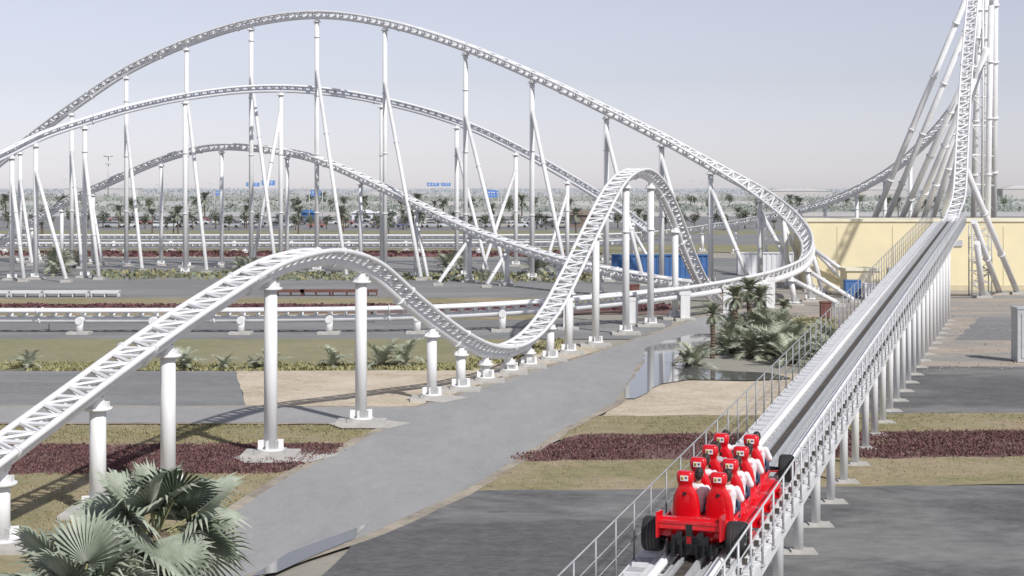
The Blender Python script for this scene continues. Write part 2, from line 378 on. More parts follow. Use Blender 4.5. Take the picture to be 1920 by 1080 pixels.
# big outer hill, right-hand turnaround, low return
T1=[(P(-90,375,220),),(P(0,300,215),),(P(75,242,211),),(P(150,187,207),),(P(235,130,204),),(P(350,76,200),),(P(470,38,196),),(P(600,22,191),),(P(735,40,186),),(P(880,85,180),),(P(1015,142,174),),(P(1140,202,170),6),(P(1250,258,167),12),(P(1345,312,165),20),(P(1425,360,162),32),(P(1482,405,156),42),(P(1512,445,149),45),(P(1508,482,141),42),(P(1455,510,133),30),(P(1350,530,125.5),14),(P(1250,543,120),4),(P(1100,558,114.5),),(P(950,569,112),),(P(800,576,110.5),),(P(600,580,110),),(P(300,582,110),),(P(-120,582,110),)]
fr1=track(T1,'tall white outer coaster hill sweeping into banked turnaround and low return',step=1.0,g=1.25,rr=.13,rs=.26,dep=.62,tie=.07)
for u,br in ((35,(.75,4,-8)),(133,(.75,4,-10)),(238,(.75,5,-13)),(350,(.8,5,-13)),(475,(.8,5,-13)),(600,(.8,5,-14)),(735,(.78,5,-14)),(880,(.72,4.7,-12)),(1015,(.85,3.6,-9)),(1143,(.9,3.4,-7)),(1250,(.9,3,-6)),(1348,(.85,3.4,-5)),(1425,(.85,3.4,-4))):
    f=find(fr1,u); top=f[0]-f[3]*.8; column(Vector((top.x,top.y,0)),top,.28,br,pad=.8,label='very tall white column with slanting brace under outer hill')
for u,dx,dy in ((1468,2.5,4),(1496,4,2.5),(1510,4.2,-2)):
    f=find(fr1,u); top=f[0]-f[3]*.8; column(Vector((top.x+dx*.25,top.y+dy*.1,0)),top,.24,(.85,dx,dy-1),pad=.8,label='short white leaning column beside banked turnaround')
for u in (1504,1480):
    f=find(fr1,u,True); top=f[0]-f[3]*.8; column(Vector((top.x+.3,top.y+.4,0)),top,.24,(.9,3.5,-1.5),pad=.8,label='short white leaning column beside banked turnaround')
def pylon(f,w=.24,box=False):
    base=Vector((f[0].x,f[0].y-1.0,0)); E=empty('track_pylon',base); tag(E,'stubby white elbow pylon on concrete pad holding low track','support column','stubby pylons beside the low coaster track')
    h=f[0].z-.62
    mb=MB()
    if box:
        mb.box((0,0,h/2+.1),(.7,.6,h+.1)); mb.box((0,.15,h+.27),(.9,.95,.26)); 
    else:
        mb.tube((0,0,.12),(0,0,h),w*.95,w*1.1,n=14); mb.ball((0,0,h),w*1.15); mb.tube((0,0,h),(0,.95,h+.04),w,w*.9,n=12); mb.tube((0,-.3,h),(0,-.2,h),w*1.05,n=14)
    mb.obj('post',postw,E)
    mb=MB(); mb.box((0,0,.1),(1.5,1.3,.2)); mb.obj('footing',concrete,E)
for u in (157,310,480,645,800,950): pylon(find(fr1,u,True))
for u in (1080,1195,1285,1372,1445): pylon(find(fr1,u,True),box=True)
# middle hill
T2=[(P(-110,335,168),),(P(0,287,172),),(P(80,248,175),),(P(165,220,178),),(P(240,198,181),),(P(350,175,186),),(P(480,161,190),),(P(600,165,194),),(P(735,188,197),),(P(870,228,200),),(P(980,280,204),),(P(1060,325,208),),(P(1130,368,213),),(P(1185,408,219),-15),(P(1215,436,227),-25),(P(1190,448,236),-15),(P(1120,452,240),),(P(900,455,240),),(P(500,456,240),),(P(100,456,240),),(P(-120,456,240),)]
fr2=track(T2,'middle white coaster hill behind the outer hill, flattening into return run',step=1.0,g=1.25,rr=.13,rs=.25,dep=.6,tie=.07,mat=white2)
for u,br in ((28,(.8,2.2,-3)),(62,(.8,5,-6)),(165,(.8,2.6,-4)),(345,None),(540,(.9,-3,-3)),(723,None),(870,(.85,4,-12)),(980,(.85,-4,-14)),(1072,(.85,-3,-8)),(1140,None),(1185,(.8,2,-4))):
    f=find(fr2,u); top=f[0]-f[3]*.75; column(Vector((top.x,top.y,0)),top,.27,br,pad=.8,label='tall white column under middle coaster hill')
# lower hill
T3=[(P(-110,492,224),),(P(0,450,220),),(P(60,415,216),),(P(130,372,212),),(P(210,335,208),),(P(300,296,205),),(P(370,276,203),),(P(430,270,200),),(P(540,281,195),),(P(610,300,190),),(P(680,330,185),),(P(800,388,176),),(P(880,426,169),),(P(1000,468,159),),(P(1080,490,152),),(P(1170,508,147),),(P(1250,522,143),),(P(1340,532,140),),(P(1460,535,137.5),)]
fr3=track(T3,'lower white coaster hill descending in front of the taller hills',step=.9,g=1.25,rr=.12,rs=.24,dep=.58,tie=.065)
for u,br in ((60,(.8,2,-3)),(120,None),(180,(.8,2,-3)),(303,None),(423,None),(548,None),(680,None),(790,(.85,1.5,-4)),(886,(.9,-3,-6)),(960,(.9,-2,-3)),(1050,None),(1130,None),(1230,None)):
    f=find(fr3,u); top=f[0]-f[3]*.7; column(Vector((top.x,top.y,0)),top,.25,br,pad=.8,label='white column under lower coaster hill')
# launch geometry
LZ=lambda d: 3+.05*(d-30)
def LP(d,u,h=0): 
    return Vector((.3267*d-6.43+u*.9506, d-u*.3106, LZ(d)+h))
LD=Vector((.3267,1,.05)).normalized(); LS=Vector((.9506,-.3106,0)); LU=LS.cross(LD).normalized()
T4=[(LP(119,0),),(LP(124,0),),(P(1786,400,128.5),),(P(1797,372,132),),(P(1801,330,135.5),),(P(1804,270,139),),(P(1808,200,143),),(P(1814,110,147),),(P(1824,0,152),),(P(1838,-130,158),),(P(1850,-220,163),)]
fr4=track(T4,'steep white launch hill track climbing between tower struts',step=.8,g=1.0,rr=.09,rs=.2,dep=.5,tie=.05)
T5=[(P(1862,-60,176),),(P(1848,40,180),),(P(1832,115,186),),(P(1810,168,193),),(P(1775,220,200),),(P(1735,263,207),),(P(1690,303,214),),(P(1640,335,220),),(P(1580,364,227),),(P(1500,390,234),),(P(1430,405,240),),(P(1350,419,246),),(P(1260,431,250),),(P(1170,438,252),),(P(900,441,252),),(P(500,441,252),),(P(100,441,252),),(P(-120,441,252),)]
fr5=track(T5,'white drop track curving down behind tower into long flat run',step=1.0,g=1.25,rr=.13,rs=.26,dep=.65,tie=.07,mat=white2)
for u in (1700,1650,1600,1545,1490,1430,1370,1310): 
    f=find(fr5,u); top=f[0]-f[3]*.8; column(Vector((top.x,top.y,0)),top,.25,None,pad=.8,label='white column under curving drop track')
for u in range(1200,-20,-110):
    f=find(fr5,u); top=f[0]-f[3]*.8; column(Vector((top.x,top.y,0)),top,.22,None,pad=.8,label='short white column under flat return run')
for u in range(1120,-20,-110):
    f=find(fr2,u,True); top=f[0]-f[3]*.75; column(Vector((top.x,top.y,0)),top,.22,None,pad=.8,label='short white column under flat return run')

# tower struts
TG='slender white tower struts bracing the launch hill'
def strut(a,b,r,label='long white slanting tower strut with flanged joints'):
    E=empty('tower_strut',(b.x,b.y,0)); tag(E,label,'steel strut',TG); o=Vector((b.x,b.y,0)); a=a-o; b=b-o
    mb=MB(); mb.tube(a,b,r,n=14)
    d=(b-a); n=int(d.length/5.5)
    for q in range(1,n): c=a+d*q/n; mb.tube(c-d.normalized()*.08,c+d.normalized()*.08,r*1.35,n=14)
    mb.obj('post',white,E)
    mb=MB(); mb.box((b.x,b.y,.15),(1.4,1.4,.3)); mb.obj('footing',concrete,E)
for (u0,v0),(u1,v1),r0,r1 in (((1836,-60),(1592,526),160,172),((1852,-40),(1616,526),161,172),((1822,120),(1640,524),154,174),((1812,178),(1664,526),153,172),((1826,150),(1690,528),156,170),((1850,90),(1712,528),158,171),((1806,260),(1738,530),150,168),((1838,-90),(1822,527),161,171),((1850,-90),(1842,526),162,172),((1866,-100),(1862,524),163,174),((1858,10),(1850,540),158,160)):
    a=P(u0,v0,r0); b=GR(u1,r1); b.z=.2; strut(a,b,.30 if u0!=1866 else .36)
for (u0,v0,r0),(u1,v1) in (((1812,318,137),(1908,553)),((1826,415,139),(1874,553)),((1832,455,140),(1842,560))):
    a=P(u0,v0,r0); b=G(u1,v1); b.z=.2; strut(a,b,.27,'white strut slanting down to the ground in front of wall')
E=empty('tower_bracing',P(1840,352,163)); tag(E,'white cross bars tying the tower legs together','steel bracing'); o=E.location.copy()
mb=MB(); mb.tube(P(1843,-60,163)-o,P(1843,400,163)-o,.10,n=8)
for v in range(-40,400,55):
    mb.tube(P(1822,v,162)-o,P(1863,v+3,165)-o,.09,n=8); mb.tube(P(1822,v,162)-o,P(1863,v+50,165)-o,.06,n=6)
mb.obj('cross_bars',white,E)
# stair tower beside the end of the launch deck
E=empty('stair_tower',G(1838,557)); tag(E,'narrow galvanised zigzag stair tower with railings beside launch deck','stairs')
mb=MB()
for x in (-.9,.9):
    for y in (-.5,.5): mb.tube((x,y,0),(x,y,6.6),.06,n=8)
for q in range(7): mb.box((0,.5,q*1.05+.3),(1.8,.05,.05)); mb.box((0,-.5,q*1.05+.3),(1.8,.05,.05))
mb.obj('frame',galv,E); mb=MB()
for q in range(6):
    s=1 if q%2 else -1; z=q*1.05+.3
    for k in range(6): mb.box((s*(-.7+k*.28),0,z+k*.175),(.28,.9,.04))
    mb.tube((-s*.8,-.52,z+.9),(s*.8,-.52,z+1.95),.03,n=6); mb.box((s*.05,-.48,z+.47),(1.75,.04,.12),Vector((s*.84,0,.54)).normalized(),Vector((0,1,0)))
mb.obj('steps',galv,E)

# ---------------------------------------------------------------- launch track with deck and railings
E=empty('launch_track',LP(24,0)); tag(E,'straight white elevated launch track with dark centre groove','launch track'); o0=LP(24,0)
d0,d1=17,121
def lbar(mb,u,h,w,t,mat=0,a=d0,b=d1):
    p,q=LP(a,u,h)-o0,LP(b,u,h)-o0; c=(p+q)/2; mb.box(c,(w,(q-p).length,t),LS,LD,mat)
for u in (-.5,.5):
    mb=MB(); mb.tube(LP(d0,u,0)-o0,LP(d1,u,0)-o0,.085,n=12); mb.obj('running_rail',white,E)
mb=MB(); lbar(mb,0,-.02,.20,.10); mb.obj('centre_groove',darkm,E)
for u in (-.16,.16): mb=MB(); lbar(mb,u,-.03,.07,.22); lbar(mb,u*1.95,-.10,.10,.1); lbar(mb,u*1.5,-.12,.2,.04); mb.obj('guide_channel',galv,E)
for u,h,w,t in ((.72,-.35,.16,.5),(-.72,-.35,.16,.5),(1.12,-.30,.10,.30),(-1.22,-.30,.08,.2),(.92,-.02,.05,.10)):
    mb=MB(); lbar(mb,u,h,w,t); mb.obj('girder',white,E)
mb=MB()
d=d0
while d<d1:
    p=LP(d,0,-.16)-o0; mb.box(p,(2.3,.09,.10),LS,LD); mb.box(LP(d,.9,-.02)-o0,(.34,.06,.22),LS,LD)
    mb.tube(LP(d,.72,-.55)-o0,LP(d,1.12,-.2)-o0,.03,n=6); mb.tube(LP(d,.72,.02)-o0,LP(d+.35,1.1,-.1)-o0,.025,n=6)
    mb.box(LP(d,1.0,.06)-o0,(.09,.09,.10),LS,LD,1)
    d+=.62
t=mb.obj('cross_ties',[white,darkm],E); t['kind']='stuff'
mb=MB(); lbar(mb,-.98,-.185,.42,.03); mb.obj('walkway',galv,E)
cg='slim white columns under the launch track'
d=26.3-3.45*1
while d<121:
    p=LP(d,0,-.6); E2=empty('launch_column',(p.x,p.y,0)); tag(E2,'slim white steel column with base plate under launch track','support column',cg)
    mb=MB(); mb.tube((0,0,.15),(0,0,p.z),.135,n=14); mb.obj('post',postw,E2)
    mb=MB(); mb.box(Vector((0,0,p.z+.06)),(1.75,.22,.16),LS,Vector((-LS.y,LS.x,0))); mb.tube(Vector((0,0,p.z-.5)),LS*.75+Vector((0,0,p.z)),.06,n=8); mb.tube(Vector((0,0,p.z-.5)),-LS*.75+Vector((0,0,p.z)),.06,n=8); mb.obj('crossarm',postw,E2)
    mb=MB(); mb.box((0,0,.06),(.95,.8,.12)); mb.box((0,0,.14),(.45,.45,.07)); mb.obj('footing',concrete,E2)
    d+=3.45
def railing(u,step,label,m,rp):
    E=empty('railing',LP(d0,u,-.2)); tag(E,label,'railing'); o=LP(d0,u,-.2)
    pm=MB(); pm.tube((0,0,-.05),(0,0,1.12),rp,n=8); pm.box((0,0,0),(.1,.1,.04)); me=pm.mesh('post',[m])
    d=d0
    while d<d1: mk('post',me,E,LP(d,u,-.2)-o); d+=step
    for h in (.4,.75,1.12):
        mb=MB(); mb.tube(LP(d0,u,-.2+h)-o,LP(d1,u,-.2+h)-o,rp*.85 if h>1 else rp*.5,n=8); mb.obj('handrail' if h>1 else 'mid_rail',m,E)
railing(-1.24,1.35,'slim grey steel railing beside launch walkway',railm,.02)
railing(1.2,1.25,'pale grey steel railing along outer edge of launch deck',galv,.024)

# ---------------------------------------------------------------- coaster train
def sring(cx,cy,cz,hx,hy,n=20,e=2.6,axis='z'):
    r=[]
    for i in range(n):
        t=2*math.pi*i/n; c,s=math.cos(t),math.sin(t)
        a=math.copysign(abs(c)**(2/e),c)*hx; b=math.copysign(abs(s)**(2/e),s)*hy
        r.append(Vector((cx+a,cy+b,cz)) if axis=='z' else Vector((cx+a,cy,cz+b)))
    return r
TR=empty('roller_coaster_train',LP(30.3,0,.06)); tag(TR,'red racing car style coaster train with black tyres on launch track','roller coaster train')
TR.rotation_euler=Matrix((LS,LD,LU)).transposed().to_euler()
def yl(mb,secs,mat=0,e=2.6,cx=0):
    mb.loft([sring(s[4] if len(s)>4 else cx,s[0],s[2],s[1],s[3],20,e,'y') for s in secs],mat)
rows=[.95,2.2,3.45,4.7]
for k,y in enumerate(rows):
    mb=MB()
    yl(mb,[(y-.66,.40,.26,.13),(y-.6,.55,.28,.17),(y-.3,.66,.31,.22),(y+.15,.66,.30,.22),(y+.45,.56,.27,.18),(y+.6,.42,.25,.14)],0,3.2)
    for sd in (-1,1):
        yl(mb,[(y-.62,.06,.20,.04,sd*.62),(y-.5,.16,.24,.12,sd*.66),(y-.2,.22,.28,.17,sd*.70),(y+.15,.20,.26,.15,sd*.70),(y+.42,.12,.22,.09,sd*.68),(y+.58,.04,.2,.03,sd*.64)],0,2.4)
        mb.box((sd*.84,y-.12,.14),(.26,.80,.035)); mb.box((sd*.955,y-.22,.19),(.025,.55,.12))
        mb.tube((sd*.55,y-.05,.42),(sd*.60,y+.38,.50),.05,.035,n=10)
    ob=mb.obj('car_body',[red],TR)
    mb=MB(); mb.box((0,y,.07),(1.25,1.1,.08)); mb.box((0,y-.62,.16),(.3,.2,.22)); mb.obj('undertray',blackg,ob)
    for sd in (-1,1):
        x=sd*.325; mb=MB()
        prof=[(.30,.26,.17,.06),(.48,.275,.15,.04),(.75,.265,.13,.0),(.93,.235,.11,-.03),(1.04,.185,.10,-.05),(1.10,.145,.085,-.06),(1.16,.135,.08,-.06),(1.19,.155,.10,-.06),(1.29,.17,.11,-.06),(1.36,.165,.10,-.06),(1.395,.145,.08,-.06),(1.41,.11,.06,-.06)]
        mb.loft([sring(x,y-.18+p[3],p[0],p[1],p[2],22,3.0) for p in prof],0)
        for q in (-1,1): mb.path([Vector((x+q*.15,y-.16,1.00)),Vector((x+q*.16,y+.0,1.00)),Vector((x+q*.15,y+.16,.9)),Vector((x+q*.12,y+.24,.7))],.04,8)
        mb.loft([sring(x,y+.12,.36,.25,.26,16,3),sring(x,y+.12,.50,.24,.25,16,3)],0)
        mb.obj('seat',[red],ob)
        mb=MB(); yb=y-.18-.06-.108
        mb.box((x,yb,1.285),(.15,.02,.10),mat=0); mb.box((x-.035,yb-.012,1.29),(.04,.010,.065),mat=1); mb.box((x-.035,yb-.020,1.285),(.016,.010,.038),mat=2); mb.box((x+.035,yb-.012,1.305),(.045,.008,.010),mat=2); mb.box((x+.035,yb-.012,1.285),(.045,.008,.010),mat=2)
        mb.obj('headrest_badge',[shirtw,yel,blackg],ob)
        mb=MB(); mb.tube((x,y-.18-.125,.98),(x,y-.18-.16,.98),.035,n=14); mb.obj('emblem',[blackg],ob)
mb=MB(); yl(mb,[(-.30,.34,.34,.10),(-.15,.46,.38,.18),(.1,.56,.40,.24),(.4,.62,.36,.24)],0,3)
for sd in (-1,1): yl(mb,[(-.25,.10,.42,.05,sd*.5),(0,.20,.42,.12,sd*.58),(.35,.24,.36,.17,sd*.64)],0,2.6)
mb.obj('engine_cowl',[red],TR)
mb=MB(); mb.box((0,-.45,.72),(1.18,.22,.05)); mb.box((0,-.52,.65),(1.16,.04,.12)); mb.box((0,-.36,.76),(1.18,.1,.03))
for sd in (-1,1): mb.loft([[Vector((sd*.60+w,yy,zz)) for yy,zz in ((-.62,.42),(-.20,.38),(-.15,.84),(-.60,.90))] for w in (-.018,.018)],0,False)
mb.obj('rear_wing',[red],TR)
mb=MB(); mb.box((0,-.32,.20),(.95,.25,.22)); mb.box((0,-.42,.36),(.70,.14,.16)); mb.box((0,-.5,.5),(.12,.1,.42))
for x in (-.42,-.28,-.14,.14,.28,.42): mb.box((x,-.50,.20),(.02,.22,.26))
for sd in (-1,1): mb.tube((sd*.2,-.3,.46),(sd*.2,-.56,.48),.06,n=14); mb.tube((sd*.35,-.05,.32),(sd*.80,0,.32),.035,n=8); mb.tube((sd*.35,.12,.42),(sd*.80,0,.36),.025,n=8); mb.tube((sd*.35,-.2,.2),(sd*.80,-.02,.22),.025,n=8)
mb.obj('diffuser',[blackg],TR)
mb=MB(); mb.box((0,-.565,.40),(.09,.02,.13)); mb.obj('rain_light',[redd],TR)
mb=MB(); yl(mb,[(5.25,.46,.30,.2),(5.7,.36,.30,.17),(6.3,.22,.27,.12),(6.9,.13,.2,.07),(7.15,.05,.17,.03)],0,2.8); mb.obj('nose_cone',[red],TR)
mb=MB(); mb.box((0,6.95,.12),(1.7,.35,.04)); mb.box((.86,6.95,.2),(.03,.4,.2)); mb.box((-.86,6.95,.2),(.03,.4,.2)); mb.obj('front_wing',[red],TR)
for sd in (-1,1): mb=MB(); mb.tube((sd*.2,6.2,.28),(sd*.78,6.3,.3),.03,n=8); mb.tube((sd*.2,6.4,.3),(sd*.78,6.3,.3),.025,n=8); mb.obj('suspension_arm',[blackg],TR)
def wheel(x,y,z,R,w):
    mb=MB(); prof=[(-w/2,R*.62),(-w/2,R*.90),(-w*.40,R*.985),(-w*.25,R),(w*.25,R),(w*.40,R*.985),(w/2,R*.90),(w/2,R*.62)]
    n=36; mb.loft([[Vector((px,math.cos(2*math.pi*i/n)*r,math.sin(2*math.pi*i/n)*r)) for i in range(n)] for px,r in prof],0,True,False)
    for px in (-w*.17,0,w*.17):
        mb.loft([[Vector((px+q,math.cos(2*math.pi*i/n)*(R+.003),math.sin(2*math.pi*i/n)*(R+.003))) for i in range(n)] for q in (-.006,.006)],1,True,False)
    t=mb.obj('wheel',[black,rimm],TR,(x,y,z))
    mb=MB(); mb.tube((-w*.42,0,0),(w*.42,0,0),R*.62,n=28)
    for s in (-1,1):
        mb.tube((s*w*.42,0,0),(s*w*.5,0,0),R*.16,n=12)
        for q in range(7):
            a=q*2*math.pi/7; mb.tube((s*w*.45,0,0),(s*w*.46,math.cos(a)*R*.58,math.sin(a)*R*.58),R*.06,n=6)
    mb.obj('rim',[rimm],t)
for sd in (-1,1): wheel(sd*.80,0,.33,.33,.36); wheel(sd*.80,6.3,.31,.31,.30)

# riders (seated, continuous remeshed bodies)
def remeshed(mb,name,mats,vox):
    o=mb.obj(name,mats); md=o.modifiers.new('r','REMESH'); md.mode='VOXEL'; md.voxel_size=vox; md.use_smooth_shade=True
    sm=o.modifiers.new('s','SMOOTH'); sm.factor=.5; sm.iterations=3
    dg=bpy.context.evaluated_depsgraph_get(); dg.update(); me=bpy.data.meshes.new_from_object(o.evaluated_get(dg)); me.name=name
    old=o.data; bpy.data.objects.remove(o); bpy.data.meshes.remove(old)
    me.materials.clear()
    for m in mats: me.materials.append(m)
    return me
def limb(mb,pts,g=0):
    for (a,ra),(b,rb) in zip(pts,pts[1:]): mb.tube(a,b,ra+g,rb+g,n=12); mb.ball(b,rb+g)
    mb.ball(pts[0][0],pts[0][1]+g)
def arms(s): return [(Vector((s*.18,0,.50)),.055),(Vector((s*.275,.08,.27)),.045),(Vector((s*.17,.32,.34)),.03)]
def person_meshes():
    mb=MB()
    tors=[(.02,.15,.11),(.12,.15,.11),(.28,.155,.105),(.42,.18,.11),(.52,.17,.09),(.57,.09,.065)]
    mb.loft([sring(0,0,z,a,b,18,2.4) for z,a,b in tors]); mb.tube((0,.0,.54),(0,.015,.68),.055,.05,n=12)
    mb.ball((0,.03,.76),(.077,.095,.115),n=16,m=10); mb.ball((0,.05,.70),(.055,.07,.055)); mb.tube((0,.12,.775),(0,.148,.745),.014,.02,n=8)
    for s in (-1,1):
        mb.ball((s*.08,.02,.76),(.013,.022,.033)); mb.ball((s*.03,.112,.785),(.014,.012,.010))
        limb(mb,arms(s)); w=Vector((s*.17,.32,.34))
        mb.ball(w+Vector((-s*.02,.05,.01)),(.042,.05,.018))
        for q in range(4):
            b0=w+Vector((-s*.02+(q-1.5)*.021,.09,.012)); l=(.036,.042,.04,.03)[q]
            mb.tube(b0,b0+Vector((0,l,.0)),.0095,n=8); mb.tube(b0+Vector((0,l,0)),b0+Vector((0,l*.9,-.035)),.009,.008,n=8)
        mb.tube(w+Vector((-s*.05,.03,.005)),w+Vector((-s*.085,.07,-.01)),.012,.010,n=8)
        limb(mb,[(Vector((s*.09,.03,.06)),.085),(Vector((s*.12,.46,.14)),.062),(Vector((s*.12,.62,-.22)),.042)]); limb(mb,[(Vector((s*.12,.62,-.22)),.04),(Vector((s*.13,.78,-.25)),.032)])
    mb.ball((0,.125,.72),(.026,.010,.008))
    body=remeshed(mb,'person',[skin],.011)
    mb=MB(); mb.loft([sring(0,0,z,a+.014,b+.014,18,2.4) for z,a,b in tors[:5]]+[sring(0,0,.575,.085,.075,18,2.2)])
    for s in (-1,1):
        A=arms(s); limb(mb,[A[0],(A[0][0].lerp(A[1][0],.85),.05)],.018)
    sh=remeshed(mb,'shirt',[shirtw],.013)
    mb=MB()
    for s in (-1,1): limb(mb,[(Vector((s*.09,.03,.06)),.085),(Vector((s*.12,.46,.14)),.062),(Vector((s*.12,.60,-.17)),.045)],.012)
    tr=remeshed(mb,'trousers',[jeans],.016)
    mb=MB(); mb.ball((0,.005,.79),(.088,.098,.105),n=18,m=10); mb.ball((0,-.03,.74),(.082,.07,.10))
    hr=remeshed(mb,'hair',[hairm],.012)
    return body,sh,tr,hr
body,sh,tr,hr=person_meshes()
def shirt_of(m): 
    me=sh.copy(); me.materials.clear(); me.materials.append(m); return me
shm={'w':sh,'b':shirt_of(shirtb),'g':shirt_of(shirtr)}
for k,sd,c,lean,ox,lab in ((0,-1,'w',.12,.11,'seated rider in white shirt leaning towards the middle'),(0,1,'w',.04,.09,'seated rider in white shirt with dark hair, elbows out'),(1,-1,'w',.04,.06,'seated rider in white shirt gripping the lap bar'),(1,1,'w',.02,.07,'seated rider in white shirt gripping the lap bar'),(2,-1,'g',.04,.05,'seated rider in grey shirt gripping the lap bar'),(2,1,'w',.04,.07,'seated rider in white shirt gripping the lap bar'),(3,-1,'w',0,.03,'seated rider in white shirt facing forward'),(3,1,'w',0,.06,'seated rider in white shirt facing forward')):
    loc=TR.matrix_basis@Vector((sd*.325+ox,rows[k]+.09,.53))
    o=mk('person',body,None,loc); o.rotation_euler=(TR.rotation_euler.to_matrix()@Matrix.Rotation(lean,3,'Y')).to_euler()
    tag(o,lab,'person')
    for nm,me in (('shirt',shm[c]),('trousers',tr),('hair',hr)): mk(nm,me,o)

# ---------------------------------------------------------------- buildings and yard objects
def building(u0,u1,r,dep,top,name,label,cat,mats,seams=True):
    x0=(u0-960)/F*r; x1=(u1-960)/F*r; E=empty(name,((x0+x1)/2,r,0)); tag(E,label,cat); w=x1-x0
    mb=MB(); mb.box((0,dep/2,top/2),(w,dep,top))
    if seams:
        x=-w/2+3
        while x<w/2: mb.box((x,-.01,top/2-.2),(.05,.05,top-.6),mat=1); x+=5.4
        mb.box((0,-.02,.25),(w+.02,.08,.5),mat=1)
    mb.obj('wall',[mats[0],joint],E)
    mb=MB(); mb.box((0,dep/2,top+.12),(w+.3,dep+.3,.24)); mb.obj('coping',mats[1],E)
    return E
Bd=building(1512,2300,156,7,6.7,'yellow_building','long low pale yellow rendered building with flat coping','building',(yellow,yellow2))
for x in (-12,2): 
    mb=MB(); mb.box((x,-.08,1.15),(1.1,.12,2.2)); mb.obj('door',galv,Bd)
    mb=MB(); mb.box((x+6,-.08,4.6),(1.4,.12,.6)); mb.obj('vent',galv,Bd)
building(1588,1650,146,3,2.4,'yellow_kiosk','small yellow plant kiosk with white coping beside wall','kiosk',(yellow,yellow2),False)
def container(u0,u1,r,mat,label):
    x0=(u0-960)/F*r; x1=(u1-960)/F*r; w=x1-x0; E=empty('shipping_container',((x0+x1)/2,r,0)); tag(E,label,'shipping container')
    mb=MB(); n=int(w/.28)
    mb.box((0,1.2,1.35),(w-.1,2.3,2.5))
    for i in range(n): 
        if i%2: mb.box((-w/2+.14+i*w/n,.02,1.35),(w/n*.9,.06,2.35))
    mb.obj('wall',mat,E)
    mb=MB()
    for z in (.12,2.6): mb.box((0,-.02,z),(w,.14,.16))
    for x in (-w/2,w/2): mb.box((x,0,1.35),(.16,.18,2.6))
    for x in (-w/6,w/6): mb.box((x,-.03,1.35),(.1,.1,2.4))
    mb.obj('frame',mat,E)
container(1148,1236,176,blue,'blue corrugated shipping container on the yard'); container(1241,1330,176,blue,'blue corrugated shipping container on the yard')
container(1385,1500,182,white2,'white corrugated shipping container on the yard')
def platform(u,v,w,mat,label,h=.55):
    p=G(u,v); E=empty('trestle_table',p); tag(E,label,'trestle table','low trestle tables on the yard')
    mb=MB(); mb.box((0,0,h),(w,.9,.1)); mb.box((0,-.4,h-.12),(w,.06,.14)); mb.obj('top',mat,E)
    n=max(2,int(w/1.1))
    for i in range(n+1):
        mb=MB(); x=-w/2+.1+i*(w-.2)/n; mb.box((x,-.35,h/2),(.08,.08,h)); mb.box((x,.35,h/2),(.08,.08,h)); mb.tube((x-.0,-.35,.1),(x,.35,h-.1),.03,n=6); mb.obj('leg',mat,E)
for u,w in ((-5,2.2),(50,2.8),(125,4),(198,2.6)): platform(u,557,w,white,'low white trestle table standing on grey yard')
for u,w in ((545,2.6),(592,2.8),(650,2.8),(690,1.8)): platform(u,555,w,rust,'low red-brown steel trestle standing on grey yard')
def cabinet(u,v,s,mat,label):
    p=G(u,v); E=empty('utility_cabinet',p); tag(E,label,'utility cabinet')
    mb=MB(); mb.box((0,0,s[2]/2+.1),s); mb.box((0,0,s[2]+.15),(s[0]+.1,s[1]+.1,.1)); mb.obj('body',mat,E)
    mb=MB(); mb.box((0,-s[1]/2-.02,s[2]/2+.1),(s[0]*.44,.04,s[2]*.85)); mb.tube((s[0]*.15,-s[1]/2-.03,s[2]*.5),(s[0]*.15,-s[1]/2-.05,s[2]*.6),.02,n=6); mb.obj('door',mat,E)
cabinet(1598,560,(1.4,1,1.5),blue,'blue steel utility cabinet beside yellow wall'); cabinet(1630,562,(1.0,.8,1.3),white,'white utility cabinet beside yellow wall')
cabinet(1915,680,(.8,1.2,3.0),galv,'tall grey cabinet standing on bare ground'); cabinet(1548,600,(.8,.6,1.2),rust,'red fire hose cabinet beside yard'); cabinet(1188,560,(1.0,.6,1.1),rust,'red fire hose cabinet beside yard')
for u,v in ((92,620),(700,606)):
    p=G(u,v); E=empty('ground_light',p); tag(E,'small black ground floodlight on short stake','floodlight','ground floodlights')
    mb=MB(); mb.tube((0,0,0),(0,0,.7),.03,n=8); mb.obj('stake',blackg,E); mb=MB(); mb.box((0,0,.75),(.35,.2,.25),Vector((.9,0,.43)).normalized(),Vector((0,1,0))); mb.obj('lamp_head',blackg,E)
# ---------------------------------------------------------------- vegetation
def frond(mb,base,az,el,L,droop,mats=2,lw=.035,ll=.34):
    seg=12; p=Vector(base); pts=[]; e=el
    for i in range(seg+1):
        pts.append(p.copy()); p=p+Vector((math.cos(az)*math.cos(e),math.sin(az)*math.cos(e),math.sin(e)))*L/seg; e-=droop/seg*(.5+i/seg)
    mb.path(pts,.014,4,0)
    for i in range(1,seg*2+1):
        f=i/(seg*2); k=min(int(f*seg),seg-1); q=pts[k].lerp(pts[k+1],f*seg-k); t=(pts[k+1]-pts[k]).normalized(); s=t.cross(Vector((0,0,1)))
        if s.length<.01: s=Vector((1,0,0))
        s.normalize(); up=s.cross(t); l=L*ll*(math.sin(math.pi*(.12+f*.85))**.7)
        for sd in (-1,1):
            d=(s*sd*.8+t*.7+up*random.uniform(.0,.45)).normalized()*l; d.z-=l*.15; w=t*lw*L
            mb.poly([q-w,q+w,q+d+w*.1],random.randrange(mats))
